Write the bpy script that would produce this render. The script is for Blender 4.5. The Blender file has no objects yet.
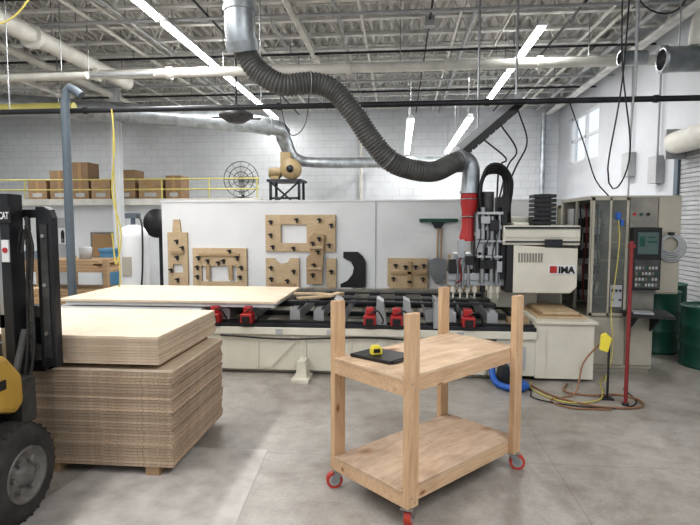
import bpy, bmesh, math, random
from mathutils import Vector, Matrix
random.seed(7)
S=bpy.context.scene
try:
    S.view_settings.view_transform='Standard'
    S.view_settings.look='Medium High Contrast'
except Exception: pass
COL=S.collection
# ---------------------------------------------------------------- materials
def nt(name):
    m=bpy.data.materials.new(name); m.use_nodes=True
    t=m.node_tree; b=t.nodes['Principled BSDF']; return m,t,b
def ramp(t,fac,stops):
    r=t.nodes.new('ShaderNodeValToRGB')
    while len(r.color_ramp.elements)<len(stops): r.color_ramp.elements.new(0.5)
    for e,(p,c) in zip(r.color_ramp.elements,stops):
        e.position=p; e.color=(c[0],c[1],c[2],1)
    t.links.new(fac,r.inputs['Fac']); return r.outputs['Color']
def coords(t,scale=(1,1,1),kind='Object'):
    c=t.nodes.new('ShaderNodeTexCoord'); m=t.nodes.new('ShaderNodeMapping')
    m.inputs['Scale'].default_value=scale
    t.links.new(c.outputs[kind],m.inputs['Vector']); return m.outputs['Vector']
def noise(t,vec,scale,detail=4,rough=.55,dist=0):
    n=t.nodes.new('ShaderNodeTexNoise'); n.inputs['Scale'].default_value=scale
    n.inputs['Detail'].default_value=detail; n.inputs['Roughness'].default_value=rough
    n.inputs['Distortion'].default_value=dist
    t.links.new(vec,n.inputs['Vector']); return n.outputs['Fac']
def bump(t,b,h,strength=.2,dist=.01):
    n=t.nodes.new('ShaderNodeBump'); n.inputs['Strength'].default_value=strength; n.inputs['Distance'].default_value=dist
    t.links.new(h,n.inputs['Height']); t.links.new(n.outputs['Normal'],b.inputs['Normal'])
def mul(t,a,bb,fac):
    x=t.nodes.new('ShaderNodeMix'); x.data_type='RGBA'; x.blend_type='MULTIPLY'; x.inputs['Factor'].default_value=fac
    t.links.new(a,x.inputs['A']); t.links.new(bb,x.inputs['B']); return x.outputs['Result']
def paint(name,c,rough=.5,metal=0,var=.12,scale=3,bmp=0):
    m,t,b=nt(name)
    f=noise(t,coords(t),scale,5)
    lo=[x*(1-var) for x in c]; hi=[min(1,x*(1+var)) for x in c]
    t.links.new(ramp(t,f,[(.3,lo),(.7,hi)]),b.inputs['Base Color'])
    b.inputs['Roughness'].default_value=rough; b.inputs['Metallic'].default_value=metal
    if bmp: bump(t,b,f,bmp)
    return m
def wood(name,c1,c2,scale=(1,14,14),sc=3,rough=.6,knots=0,perobj=0,speck=0,dist=1.2,stain=.5,kscale=None):
    m,t,b=nt(name)
    v=coords(t,scale); f=noise(t,v,sc,8,.6,dist)
    out=ramp(t,f,[(.25,c1),(.5,[(a+d)/2 for a,d in zip(c1,c2)]),(.75,c2)])
    g=noise(t,coords(t),5,4)
    out=mul(t,out,ramp(t,g,[(.35,(.80,.76,.72)),(.62,(1,1,1))]),stain)
    if speck:
        h=noise(t,coords(t,(1,1,1.6)),110,2,.7)
        out=mul(t,out,ramp(t,h,[(.36,(.58,.50,.43)),(.5,(1,1,1)),(.68,(1.12,1.1,1.07))]),speck)
    if knots:
        vo=t.nodes.new('ShaderNodeTexVoronoi'); vo.inputs['Scale'].default_value=knots
        t.links.new(coords(t,kscale or ((.6,2,2) if scale[0]<5 else (2,2,.6))),vo.inputs['Vector'])
        out=mul(t,out,ramp(t,vo.outputs['Distance'],[(.05,(.30,.16,.08)),(.085,(.7,.54,.4)),(.15,(1,1,1))]),.85)
    if perobj:
        oi=t.nodes.new('ShaderNodeObjectInfo')
        out=mul(t,out,ramp(t,oi.outputs['Random'],[(0,(1-perobj,)*3),(1,(1,1,1))]),1)
    t.links.new(out,b.inputs['Base Color']); b.inputs['Roughness'].default_value=rough
    bump(t,b,f,.12,.004)
    return m
def emis(name,c,s):
    m,t,b=nt(name); b.inputs['Base Color'].default_value=(*c,1)
    b.inputs['Emission Color'].default_value=(*c,1); b.inputs['Emission Strength'].default_value=s; return m

M={}
M['white']=paint('white_paint',(.72,.735,.75),.45,var=.06,scale=1.3)
M['offwhite']=paint('offwhite_enamel',(.64,.615,.53),.4,var=.08)
M['beige']=paint('beige_enamel',(.40,.375,.315),.25,var=.12,scale=2)
M['beige_d']=paint('beige_dark',(.22,.21,.185),.15,var=.3,scale=3)
M['black']=paint('black_plastic',(.016,.016,.018),.45)
M['darksteel']=paint('dark_steel',(.04,.042,.047),.45,.5,.3)
M['worn']=paint('worn_dark_steel',(.075,.075,.075),.5,.3,.4,8)
M['hub']=paint('grey_wheel_hub',(.17,.165,.155),.5,.2,.35,12)
M['steel']=paint('steel',(.36,.37,.38),.35,.8,.15)
M['galv']=paint('galvanised',(.43,.46,.48),.38,.75,.3,6)
M['alu']=paint('aluminium',(.40,.41,.42),.4,.6,.15)
M['rubber']=paint('rubber',(.045,.043,.042),.85,0,.4,10)
M['hose']=paint('grey_flex_hose',(.10,.10,.097),.5,0,.25,8)
M['red']=paint('red_paint',(.40,.03,.03),.45)
M['redpole']=paint('red_pole',(.22,.03,.03),.45)
M['yellow']=paint('yellow_paint',(.52,.33,.07),.5,0,.2)
M['tan']=paint('tan_paint',(.33,.25,.13),.5)
M['yellowb']=paint('yellow_bright',(.8,.68,.08),.5)
M['yellowh']=paint('yellow_hose',(.55,.47,.12),.5)
M['yellowp']=paint('yellow_rail',(.56,.51,.16),.5)
M['cream']=paint('cream_pipe',(.62,.61,.56),.5,0,.15)
M['blue']=paint('blue_plastic',(.03,.12,.42),.45)
M['bluelite']=paint('blue_bin',(.10,.24,.38),.5)
M['green']=paint('green_drum',(.015,.085,.058),.4)
M['orange']=paint('caster_red',(.50,.06,.04),.45)
M['screen']=emis('lit_screen',(.05,.075,.075),.4)
M['brownhose']=paint('brown_hose',(.25,.13,.07),.5)
M['cork']=paint('cork',(.36,.23,.12),.8,0,.2,30)
M['card']=paint('cardboard',(.27,.18,.11),.8)
M['grey']=paint('blue_grey_paint',(.10,.125,.15),.5)
M['greyl']=paint('light_grey_paint',(.40,.41,.42),.5)
M['joist']=paint('joist_paint',(.72,.715,.69),.55,.0,.22)
M['plytop']=wood('plywood_face',(.66,.53,.40),(.82,.71,.57),(1,9,9),2)
M['plyedge']=wood('particle_board_sheet',(.46,.345,.25),(.72,.58,.45),(1,1,55),3,perobj=.38,speck=.9,dist=.1)
M['plyedge2']=wood('pale_plywood_sheet',(.54,.42,.31),(.78,.65,.51),(1,1,120),3,perobj=.22,speck=.3,dist=.1)
M['pine']=wood('pine_stud_x',(.50,.32,.19),(.72,.53,.36),(1,14,14),3,.6,3.2,kscale=(1.2,2.4,2.4))
M['pinev']=wood('pine_stud_z',(.48,.30,.17),(.71,.51,.335),(14,14,1),3,.6,3.2,kscale=(2.4,2.4,1.2))
M['cartply']=wood('cart_plywood',(.54,.38,.25),(.76,.60,.44),(1.2,7,7),2.0,.6,1.7,stain=.9,kscale=(1.2,1.6,1.6))
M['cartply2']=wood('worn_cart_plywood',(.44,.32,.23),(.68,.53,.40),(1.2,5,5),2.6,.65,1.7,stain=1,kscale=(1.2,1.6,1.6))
M['jig']=wood('jig_board',(.36,.25,.14),(.50,.37,.23),(2,2,10),4)
M['jigl']=wood('jig_board_light',(.46,.35,.22),(.62,.49,.33),(2,2,10),4)
M['plank']=wood('weathered_plank',(.25,.16,.09),(.44,.31,.19),(1,10,10),3)
M['tube']=emis('fluorescent_tube',(1,.99,.98),14)
m,t,b=nt('concrete'); v=coords(t)
f1=noise(t,v,.55,7,.65,.8); f2=noise(t,v,5,9,.7); f3=noise(t,v,60,3); f4=noise(t,v,1.4,7,.72,1.2); f5=noise(t,v,2.6,8,.75,2.5)
c1=ramp(t,f1,[(.3,(.30,.28,.255)),(.5,(.38,.36,.335)),(.7,(.47,.45,.425))])
c2=mul(t,c1,ramp(t,f2,[(.33,(.68,.655,.63)),(.58,(1.04,1.04,1.04))]),.65)
c2=mul(t,c2,ramp(t,f4,[(.38,(.74,.705,.665)),(.54,(1.03,1.03,1.03))]),.7)
c2=mul(t,c2,ramp(t,f5,[(.28,(.55,.5,.45)),(.38,(1,1,1))]),.5)
c3=mul(t,c2,ramp(t,f3,[(.3,(.78,.78,.78)),(.6,(1,1,1))]),.6)
br=t.nodes.new('ShaderNodeTexBrick'); br.offset=0
for k,vv in (('Scale',1.0),('Mortar Size',.004),('Brick Width',3.4),('Row Height',3.6)): br.inputs[k].default_value=vv
br.inputs['Color1'].default_value=br.inputs['Color2'].default_value=(1,1,1,1); br.inputs['Mortar'].default_value=(.80,.78,.76,1)
mp=coords(t); mp.node.inputs['Location'].default_value=(2.35,0.02,0); t.links.new(mp,br.inputs['Vector'])
t.links.new(mul(t,c3,br.outputs['Color'],1),b.inputs['Base Color'])
t.links.new(ramp(t,f4,[(.3,(.28,)*3),(.7,(.55,)*3)]),b.inputs['Roughness']); bump(t,b,f3,.08,.003); M['floor']=m
M['patch']=paint('pale_concrete',(.46,.44,.42),.6,0,.2,7)
def brick(name,rot):
    m,t,b=nt(name); c=t.nodes.new('ShaderNodeTexCoord'); mp=t.nodes.new('ShaderNodeMapping'); mp.inputs['Rotation'].default_value=rot
    t.links.new(c.outputs['Object'],mp.inputs['Vector'])
    br=t.nodes.new('ShaderNodeTexBrick')
    for k,vv in (('Scale',1.0),('Mortar Size',.010),('Brick Width',.4),('Row Height',.2)): br.inputs[k].default_value=vv
    br.inputs['Color1'].default_value=(.66,.68,.705,1); br.inputs['Color2'].default_value=(.63,.655,.68,1); br.inputs['Mortar'].default_value=(.55,.57,.60,1)
    t.links.new(mp.outputs['Vector'],br.inputs['Vector']); n=noise(t,c.outputs['Object'],1.2,5)
    t.links.new(mul(t,br.outputs['Color'],ramp(t,n,[(.3,(.84,.84,.83)),(.7,(1,1,1))]),.8),b.inputs['Base Color'])
    b.inputs['Roughness'].default_value=.6; bump(t,b,br.outputs['Fac'],.2,-.008); return m
M['brickx']=brick('painted_block_x',(math.radians(90),0,0))
M['bricky']=brick('painted_block_y',(math.radians(90),0,math.radians(90)))
M['deck']=paint('metal_roof_deck',(.60,.59,.565),.55,.0,.28,1.2)
m,t,b=nt('clear_panel'); b.inputs['Base Color'].default_value=(.8,.84,.82,1); b.inputs['Roughness'].default_value=.04; b.inputs['Transmission Weight'].default_value=.92; b.inputs['IOR'].default_value=1.2; M['glass']=m

# ---------------------------------------------------------------- mesh builder
class Mb:
    def __init__(s): s.v=[];s.f=[];s.s=[];s.p=[];s.k=0
    def add(s,vs,fs,sm=False,T=None):
        n=len(s.v)
        for p in vs:
            p=Vector(p); s.v.append(T@p if T else p)
        for f in fs: s.f.append([i+n for i in f]); s.s.append(sm); s.p.append(s.k)
        s.k+=1
        return s
    def split(s):
        bb=[]
        for k in range(s.k):
            ids={i for f,p in zip(s.f,s.p) if p==k for i in f}
            xs=[s.v[i] for i in ids]
            bb.append([(min(v[a] for v in xs)-.0015,max(v[a] for v in xs)+.0015) for a in range(3)])
        par=list(range(s.k))
        def fd(a):
            while par[a]!=a: a=par[a]
            return a
        for i in range(s.k):
            for j in range(i):
                if all(bb[i][a][0]<=bb[j][a][1] and bb[j][a][0]<=bb[i][a][1] for a in range(3)): par[fd(i)]=fd(j)
        out={}
        for f,sm,p in zip(s.f,s.s,s.p): out.setdefault(fd(p),[]).append((f,sm))
        res=[]
        for g in out.values():
            B=Mb(); mp={}
            for f,sm in g:
                nf=[]
                for i in f:
                    if i not in mp: mp[i]=len(B.v); B.v.append(s.v[i])
                    nf.append(mp[i])
                B.f.append(nf); B.s.append(sm)
            res.append(B)
        return res
    def box(s,x0,x1,y0,y1,z0,z1,T=None):
        vs=[(x0,y0,z0),(x1,y0,z0),(x1,y1,z0),(x0,y1,z0),(x0,y0,z1),(x1,y0,z1),(x1,y1,z1),(x0,y1,z1)]
        return s.add(vs,[(3,2,1,0),(4,5,6,7),(0,1,5,4),(1,2,6,5),(2,3,7,6),(3,0,4,7)],False,T)
    def tube(s,pts,r,n=10,cap=True,T=None):
        pts=[Vector(p) for p in pts]; N=len(pts)
        rs=r if isinstance(r,(list,tuple)) else [r]*N
        tg=[]
        for i in range(N):
            a=pts[max(0,i-1)];c=pts[min(N-1,i+1)]; d=c-a
            tg.append(d.normalized() if d.length>1e-9 else Vector((0,0,1)))
        up=Vector((0,0,1)) if abs(tg[0].z)<.9 else Vector((1,0,0))
        u=tg[0].cross(up).normalized(); vs=[]
        for i in range(N):
            u=(u-tg[i]*u.dot(tg[i])).normalized(); w=tg[i].cross(u)
            for k in range(n):
                a=2*math.pi*k/n; vs.append(pts[i]+(u*math.cos(a)+w*math.sin(a))*rs[i])
        fs=[(i*n+k,i*n+(k+1)%n,(i+1)*n+(k+1)%n,(i+1)*n+k) for i in range(N-1) for k in range(n)]
        s.add(vs,fs,n>4,T)
        if cap:
            s.add(vs[:n],[tuple(range(n))[::-1]],False,T); s.add(vs[-n:],[tuple(range(n))],False,T)
        return s
    def cyl(s,p0,p1,r,r2=None,n=20,T=None): return s.tube([p0,p1],[r,r if r2 is None else r2],n,True,T)
    def prism(s,poly,a,b,axis='y',T=None):
        n=len(poly)
        def q(p,k): return {'y':(p[0],k,p[1]),'z':(p[0],p[1],k),'x':(k,p[0],p[1])}[axis]
        vs=[q(p,a) for p in poly]+[q(p,b) for p in poly]
        fs=[tuple(range(n)),tuple(range(2*n-1,n-1,-1))]+[(i,i+n,(i+1)%n+n,(i+1)%n) for i in range(n)]
        return s.add(vs,fs,False,T)
    def lathe(s,prof,c,n=28,axis='z',T=None):
        vs=[]
        for r,z in prof:
            for k in range(n):
                a=2*math.pi*k/n; x,y=r*math.cos(a),r*math.sin(a)
                vs.append({'z':(c[0]+x,c[1]+y,c[2]+z),'y':(c[0]+x,c[1]+z,c[2]+y),'x':(c[0]+z,c[1]+x,c[2]+y)}[axis])
        fs=[(i*n+k,i*n+(k+1)%n,(i+1)*n+(k+1)%n,(i+1)*n+k) for i in range(len(prof)-1) for k in range(n)]
        return s.add(vs,fs,True,T)
    def torus(s,c,R,r,axis='y',n=36,m=8,T=None):
        pts=[]
        for k in range(n+1):
            a=2*math.pi*k/n; x,y=R*math.cos(a),R*math.sin(a)
            pts.append({'y':(c[0]+x,c[1],c[2]+y),'z':(c[0]+x,c[1]+y,c[2]),'x':(c[0],c[1]+x,c[2]+y)}[axis])
        return s.tube(pts,r,m,False,T)
ORG={}
def mkmesh(B,name,mat,o):
    me=bpy.data.meshes.new(name); me.from_pydata([tuple(p-o) for p in B.v],[],B.f)
    me.polygons.foreach_set('use_smooth',B.s); me.materials.append(mat); me.update()
    bm=bmesh.new(); bm.from_mesh(me); bmesh.ops.recalc_face_normals(bm,faces=bm.faces); bm.to_mesh(me); bm.free()
    return me
def thing(name,label,cat,org=(0,0,0),group=None,rot=0):
    o=bpy.data.objects.new(name,None); o.empty_display_size=.1; COL.objects.link(o)
    o.location=org; o.rotation_euler=(0,0,rot); o['label']=label; o['category']=cat
    if group: o['group']=group
    ORG[o.name]=Vector(org); return o
KEEP={'vent_slot','panel_infill','slats','guard_rail','status_light','cage','frame','stand','symbol','wheel','rim','board','lift_chain','door_frame'}
def part(B,name,mat,par,label=None,local=False,bevel=0):
    org=Vector((0,0,0)) if local else ORG[par.name]
    Bs=[B] if (name in KEEP or B.k==1) else B.split()
    if len(Bs)>60: Bs=[B]
    for b_ in Bs:
        o=bpy.data.objects.new(name,mkmesh(b_,name,M[mat],org)); COL.objects.link(o); o.parent=par
        ORG[o.name]=org
        if label: o['label']=label
        if bevel:
            md=o.modifiers.new('bevel','BEVEL'); md.width=bevel; md.segments=2; md.limit_method='ANGLE'
    return o
def solo(B,name,mat,label,cat,org=None,group=None,rot=0,bevel=0,local=False):
    if org is None:
        xs=[p.x for p in B.v];ys=[p.y for p in B.v];zs=[p.z for p in B.v]
        org=((min(xs)+max(xs))/2,(min(ys)+max(ys))/2,min(zs))
    off=Vector((0,0,0)) if local else Vector(org)
    o=bpy.data.objects.new(name,mkmesh(B,name,M[mat],off)); COL.objects.link(o); o.location=org
    o.rotation_euler=(0,0,rot); o['label']=label; o['category']=cat; ORG[o.name]=off
    if group: o['group']=group
    if bevel:
        md=o.modifiers.new('bevel','BEVEL'); md.width=bevel; md.segments=2; md.limit_method='ANGLE'
    return o
def struct(B,name,mat):
    o=bpy.data.objects.new(name,mkmesh(B,name,M[mat],Vector((0,0,0)))); COL.objects.link(o); o['kind']='structure'; return o
def clone(src,loc,label=None):
    o=src.copy(); COL.objects.link(o); o.location=loc
    if label: o['label']=label
    for ch in list(src.children):
        c=ch.copy(); COL.objects.link(c); c.parent=o
        for g in list(ch.children):
            d=g.copy(); COL.objects.link(d); d.parent=c
    return o
def smooth(pts,step=.03):
    P=[Vector(p) for p in pts]; P=[P[0]*2-P[1]]+P+[P[-1]*2-P[-2]]; out=[]
    for i in range(1,len(P)-2):
        a,b,c,d=P[i-1:i+3]; n=max(2,int((c-b).length/step))
        for k in range(n):
            t=k/n; out.append(.5*((2*b)+(c-a)*t+(2*a-5*b+4*c-d)*t*t+(3*b-a-3*c+d)*t**3))
    out.append(P[-2]); return out
def text(body,name,mat,par,loc,size,rot=(math.pi/2,0,0),ext=.002,bold=0,sx=1):
    cu=bpy.data.curves.new(name,'FONT'); cu.body=body; cu.size=size; cu.extrude=ext; cu.offset=bold
    to=bpy.data.objects.new('tmp',cu); COL.objects.link(to); bpy.context.view_layer.update()
    me=bpy.data.meshes.new_from_object(to.evaluated_get(bpy.context.evaluated_depsgraph_get()))
    bpy.data.objects.remove(to); me.materials.clear(); me.materials.append(M[mat])
    for v in me.vertices: v.co.x*=sx
    o=bpy.data.objects.new(name,me); COL.objects.link(o); o.parent=par
    o.location=Vector(loc)-ORG[par.name]; o.rotation_euler=rot; return o

# ---------------------------------------------------------------- room
XW=4.4; YB=15.4; XL=-13; ZD=5.45; YF=-4
struct(Mb().box(XL,XW,YF,YB,-.1,0),'floor','floor')
struct(Mb().prism([(-1.98,3.6),(-.93,3.62),(-.86,2.5),(-.85,1.6),(-2.2,1.6),(-2.1,2.6)],0.0005,.003,'z'),'trim_1','patch')
struct(Mb().box(XL,XW+.2,YB,YB+.2,0,ZD+.1),'wall_back','brickx')
struct(Mb().box(XL-.2,XL,YF,YB+.2,0,ZD+.1),'wall_left','bricky')
W=Mb(); wy0,wy1,wz0,wz1=12.4,14.4,3.12,4.3
W.box(XW,XW+.2,YF,wy0,0,ZD+.1); W.box(XW,XW+.2,wy1,YB,0,ZD+.1); W.box(XW,XW+.2,wy0,wy1,0,wz0); W.box(XW,XW+.2,wy0,wy1,wz1,ZD+.1)
struct(W,'wall_right','bricky')
Wn=Mb()
for y in (wy0,13.37,wy1-.06): Wn.box(XW+.05,XW+.12,y,y+.06,wz0,wz1)
for z in (wz0,3.68,wz1-.06): Wn.box(XW+.05,XW+.12,wy0,wy1,z,z+.06)
struct(Wn,'window_1','white')
B=Mb(); x=XL; prof=[]
while x<XW:
    prof+=[(x,ZD),(x+.05,ZD),(x+.07,ZD-.09),(x+.13,ZD-.09),(x+.15,ZD)]; x+=.19
prof+=[(XW,ZD)]
vs=[(p[0],YF,p[1]) for p in prof]+[(p[0],YB,p[1]) for p in prof]; n=len(prof)
B.add(vs,[(i,i+1,i+1+n,i+n) for i in range(n-1)]); B.box(XL,XW,YF,YB,ZD+.01,ZD+.1)
struct(B,'ceiling','deck')
def joist():
    B=Mb(); zt,zb=5.33,4.80
    for z in (zt,zb):
        B.box(XL,XW,-.045,-.008,z-.006,z); B.box(XL,XW,.008,.045,z-.006,z)
        B.box(XL,XW,-.014,-.008,z,z+.045); B.box(XL,XW,.008,.014,z,z+.045)
    x=XL+.1; k=0
    while x<XW-.3:
        a,b=(zb+.02,zt+.02) if k%2==0 else (zt+.02,zb+.02)
        B.tube([(x,0,a),(x+.27,0,b)],.015,4); x+=.27; k+=1
    return B
J0=solo(joist(),'ceiling_joist','joist','pale painted open-web steel roof joist','joist',org=(0,0,0),group='open-web roof joists')
y=1.3; J0.location=(0,y,0)
while y<YB-1:
    y+=.72; clone(J0,(0,y,0))
for gx in (-8.0,4.1):
    B=Mb()
    for z in (4.62,5.2): B.box(gx-.08,gx+.08,YF,YB,z,z+.05)
    yy=YF+.3;k=0
    while yy<YB-.8:
        a,b_=(4.66,5.2) if k%2==0 else (5.2,4.66); B.tube([(gx,yy,a),(gx,yy+.7,b_)],.03,4); yy+=.7;k+=1
    solo(B,'ceiling_girder','joist','pale painted steel roof girder carrying the joists','girder',group='roof girders')
for gx in (-5.9,-4.4,-2.5,-.6,.9,3.1):
    solo(Mb().box(gx-.02,gx+.02,1,YB-.2,4.765,4.79),'bridging_bar','joist','pale steel bridging bar running under the roof joists','steel bar',group='roof bridging bars')
for cx,cy in ((-6.55,11.9),):
    o=thing('steel_column','white painted steel column rising to the roof joists','column',(cx,cy,0))
    part(Mb().box(cx-.09,cx+.09,cy-.09,cy-.075,0,4.79).box(cx-.09,cx+.09,cy+.075,cy+.09,0,4.79).box(cx-.008,cx+.008,cy-.08,cy+.08,0,4.79),'shaft','white',o)
    part(Mb().box(cx-.15,cx+.15,cy-.15,cy+.15,0,.02),'base_plate','greyl',o)

# ---------------------------------------------------------------- lights
def fixture(L):
    o=thing('fluorescent_light','long white twin-tube fluorescent strip light hung under the roof joists','light',(0,0,0),'fluorescent strip lights')
    part(Mb().prism([(-.07,0),(.07,0),(.035,.07),(-.035,.07)],-L/2,L/2,'y'),'housing','white',o,local=True)
    for x in (-.04,.04): part(Mb().cyl((x,-L/2+.03,-.02),(x,L/2-.03,-.02),.019,n=8),'tube','tube',o,local=True)
    for yy in (-L/2+.3,L/2-.3): part(Mb().cyl((0,yy,.06),(0,yy,.8),.006,n=4),'hanger','steel',o,local=True)
    return o
def arealight(x,y,z,L,e,w=.25):
    l=bpy.data.lights.new('strip_glow','AREA'); l.shape='RECTANGLE'; l.size=w; l.size_y=L; l.energy=e; l.color=(1,.985,.965)
    o=bpy.data.objects.new('strip_glow',l); COL.objects.link(o); o.location=(x,y,z)
F0=fixture(2.4); locs=[]
for y in (-1.0,1.5,4.0,6.5,9.0,11.5,13.91): locs.append((-3.5,y,4.6,74 if y<13 else 32))
for y in (-1.0,1.5,9.65,12.2): locs.append((2.13,y,4.6,74))
for y in (0,4,8,12): locs.append((-9.5,y,4.6,74))
for y in (11.2,13.65): locs+= [(.2,y,3.55,18),(1.28,y,3.55,18)]
for i,l in enumerate(locs):
    if i==0: F0.location=l[:3]
    else: clone(F0,l[:3])
    arealight(l[0],l[1],l[2]-.06,2.3,l[3])
w=bpy.data.worlds.new('World'); S.world=w; w.use_nodes=True
w.node_tree.nodes['Background'].inputs['Color'].default_value=(.86,.93,1,1); w.node_tree.nodes['Background'].inputs['Strength'].default_value=.95

# ---------------------------------------------------------------- ceiling services
def pipe(name,pts,r,mat,label,cat='pipe',flange=None,n=14,group=None,hang=None):
    o=thing(name,label,cat,pts[0],group)
    part(Mb().tube(pts,r,n),'pipe_run',mat,o)
    if flange:
        for a,b in flange: part(Mb().cyl(a,b,r*1.35,n=n),'coupling',mat,o)
    if hang:
        for (x,y,z) in hang: part(Mb().cyl((x,y,z),(x,y,5.355),.008,n=6),'hanger_rod','steel',o)
    return o
fl=[((x,9,4.2),(x+.08,9,4.2)) for x in (-7,-5.3,-4.0,-2.4,-.9,.7,2.2)]
pipe('overhead_pipe',[(-8.5,9,4.2),(4.38,9,4.2)],.08,'cream','cream painted overhead pipe with flanged couplings','pipe',fl,hang=[(x,9,4.2) for x in (-6,-3,0,3)])
fl=[((x,6.5,3.05),(x+.05,6.5,3.05)) for x in (-4.0,-1.5,1.0,2.9)]
pipe('air_line_pipe',[(-8,6.5,3.05),(4.38,6.5,3.05)],.033,'darksteel','black steel air line running across the hall','pipe',fl,hang=[(x,6.5,3.05) for x in (-5,-1.7,2.7)])
pipe('overhead_pipe',[(-5.4,4.2,4.35),(-5.4,10.3,4.4)],.13,'cream','large white duct pipe slung under the joists','duct',[((-5.4,y,4.36),(-5.4,y+.08,4.36)) for y in (5.5,7.5)],hang=[(-5.4,y,4.4) for y in (5,8,10.1)])
pipe('overhead_pipe',[(-9,7.6,3.8),(-4.6,7.6,3.8)],.05,'cream','cream painted overhead pipe','pipe',hang=[(-5,7.6,3.8),(-7,7.6,3.8)])
pipe('overhead_pipe',[(-9,8.3,4.0),(-3.9,8.3,4.0)],.035,'greyl','grey painted overhead pipe','pipe',hang=[(-5,8.3,4.0),(-7,8.3,4.0)])
for yy,zz,rr,mm in ((5.6,4.62,.02,'greyl'),(8.0,4.70,.025,'greyl'),(10.6,4.70,.03,'cream'),(7.1,4.70,.016,'darksteel'),(11.6,4.66,.02,'greyl'),(12.6,4.68,.02,'darksteel'),(4.35,4.68,.018,'greyl'),(6.05,4.66,.016,'cream'),(9.8,4.7,.02,'darksteel')):
    pipe('conduit_pipe',[(-9,yy,zz),(4.38,yy,zz)],rr,mm,'thin conduit running under the roof joists','pipe',hang=[(x,yy,zz) for x in (-5,-2,2)],group='roof conduits')
for xx,rr,mm in ((1.1,.03,'greyl'),(3.3,.03,'cream'),(-2.9,.018,'darksteel'),(-4.2,.022,'greyl'),(.45,.015,'darksteel'),(-4.75,.03,'cream'),(-2.0,.015,'greyl'),(2.6,.018,'darksteel'),(-.95,.02,'greyl'),(3.75,.04,'greyl'),(1.65,.014,'cream')):
    pipe('conduit_pipe',[(xx,2.6,4.745),(xx,15.35,4.745)],rr,mm,'thin conduit running under the roof joists','pipe',hang=[(xx,y,4.75) for y in (4,8,12)],group='roof conduits')
pipe('overhead_pipe',[(-6.6,4.2,4.55),(-6.6,15.35,4.55)],.07,'cream','cream painted overhead pipe under the joists','pipe',hang=[(-6.6,y,4.6) for y in (6,9,12)])
pipe('overhead_pipe',[(-1.6,3.0,4.72),(-1.6,15.35,4.72)],.05,'cream','cream painted sprinkler pipe with branch fittings','pipe',[((-1.6,y,4.72),(-1.6,y+.1,4.72)) for y in (5,7,10,12)],hang=[(-1.6,y,4.75) for y in (4,8,12)])
for (x,y) in ((1.1,5.62),(-2.9,6.34),(-4.2,7.06),(3.3,7.78),(.45,8.5),(-4.75,5.62)):
    solo(Mb().box(x-.07,x+.07,y-.07,y+.07,4.65,4.794),'junction_box','greyl','small grey electrical junction box under the roof joists','electrical box',group='roof junction boxes')
P=smooth([(-11.5,8.7,4.05),(-8.1,10,4.0),(-5.3,11.5,4.0),(-3.1,12.8,3.95),(-2.9,13.2,3.75),(-2.75,13.35,3.35),(-2.5,13.5,3.2),(-1.5,13.5,3.15),(1.6,13.5,3.15)],.12)
rs=[.21 if p.x<-3.2 else max(.13,.21-.1*(p.x+3.2)) for p in P]
o=thing('ventilation_duct','galvanised round dust extraction duct','duct',P[0]); part(Mb().tube(P,rs,20),'duct_run','galv',o)
for i in range(4,len(P)-2,9):
    d=(P[i+1]-P[i]).normalized(); part(Mb().cyl(P[i],P[i]+d*.06,rs[i]*1.08,n=20),'coupling','galv',o)
for q in (P[10],P[40]): part(Mb().cyl(q,(q.x,q.y,5.355),.01,n=6),'hanger_rod','steel',o)
pipe('ventilation_duct',[(-9.4,9.3,3.72),(-5.9,9.3,3.72)],.09,'yellowp','yellowed round duct beside the larger extraction duct','duct',hang=[(-6.2,9.3,3.72)])
pipe('downpipe',smooth([(3.9,15.1,4.6),(3.9,15.1,4.0),(3.9,15.1,0.0)],.3),.07,'galv','galvanised downpipe fixed to the block wall','pipe')
pipe('downpipe',[(-1.1,15.3,0.0),(-1.1,15.3,4.7)],.05,'cream','cream conduit fixed to the block wall','pipe')
pipe('drop_duct',smooth([(-3.93,6.35,3.2),(-4.08,6.35,3.3),(-4.14,6.35,3.15),(-4.15,6.35,2.7),(-4.15,6.35,0.0)],.1),.052,'grey','dark blue-grey vertical suction pipe beside the machine table','pipe')
pipe('air_hose',smooth([(-3.6,6.45,3.05),(-3.55,6.4,2.6),(-3.6,6.4,2.0),(-3.5,6.4,1.5),(-3.58,6.4,1.1),(-3.62,6.4,1.5)],.06),.009,'yellowh','yellow air hose hanging from the overhead line','hose')
pipe('air_hose',smooth([(-4.9,5.62,4.85),(-4.6,5.7,3.9),(-4.15,5.75,4.1),(-3.8,5.62,4.85)],.06),.01,'yellowh','yellow air hose looped under the joists','hose')
pipe('air_hose',smooth([(-3.62,6.52,3.05),(-3.68,6.6,2.2),(-3.64,6.6,1.0),(-3.66,6.6,.79)],.06),.009,'yellowh','yellow air hose hanging from the overhead line','hose')
pipe('air_hose',smooth([(-5.2,5.62,4.85),(-4.9,5.4,4.25),(-4.2,5.4,4.2),(-3.7,5.62,4.85)],.06),.009,'black','black air hose looped under the joists','hose')
pipe('hanging_cable',smooth([(2.28,5.9,4.85),(2.3,5.9,3.4),(2.42,5.9,2.4),(2.3,5.9,2.0),(2.2,5.9,2.2),(2.32,5.9,3.2),(2.38,5.9,4.85)],.06),.008,'black','black electrical cable looping down from the joists','cable')
pipe('hanging_cable',smooth([(1.95,6.47,3.05),(2.05,6.2,2.5),(2.15,6.1,2.1),(2.3,6.1,1.92)],.06),.007,'black','black electrical cable drooping to the control cabinet','cable')
pipe('hanging_cable',smooth([(2.5,6.1,4.85),(2.52,6.1,3.4),(2.50,6.1,2.5),(2.5,6.1,1.92)],.06),.010,'greyl','grey electrical cable dropping to the control cabinet','cable')
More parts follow.
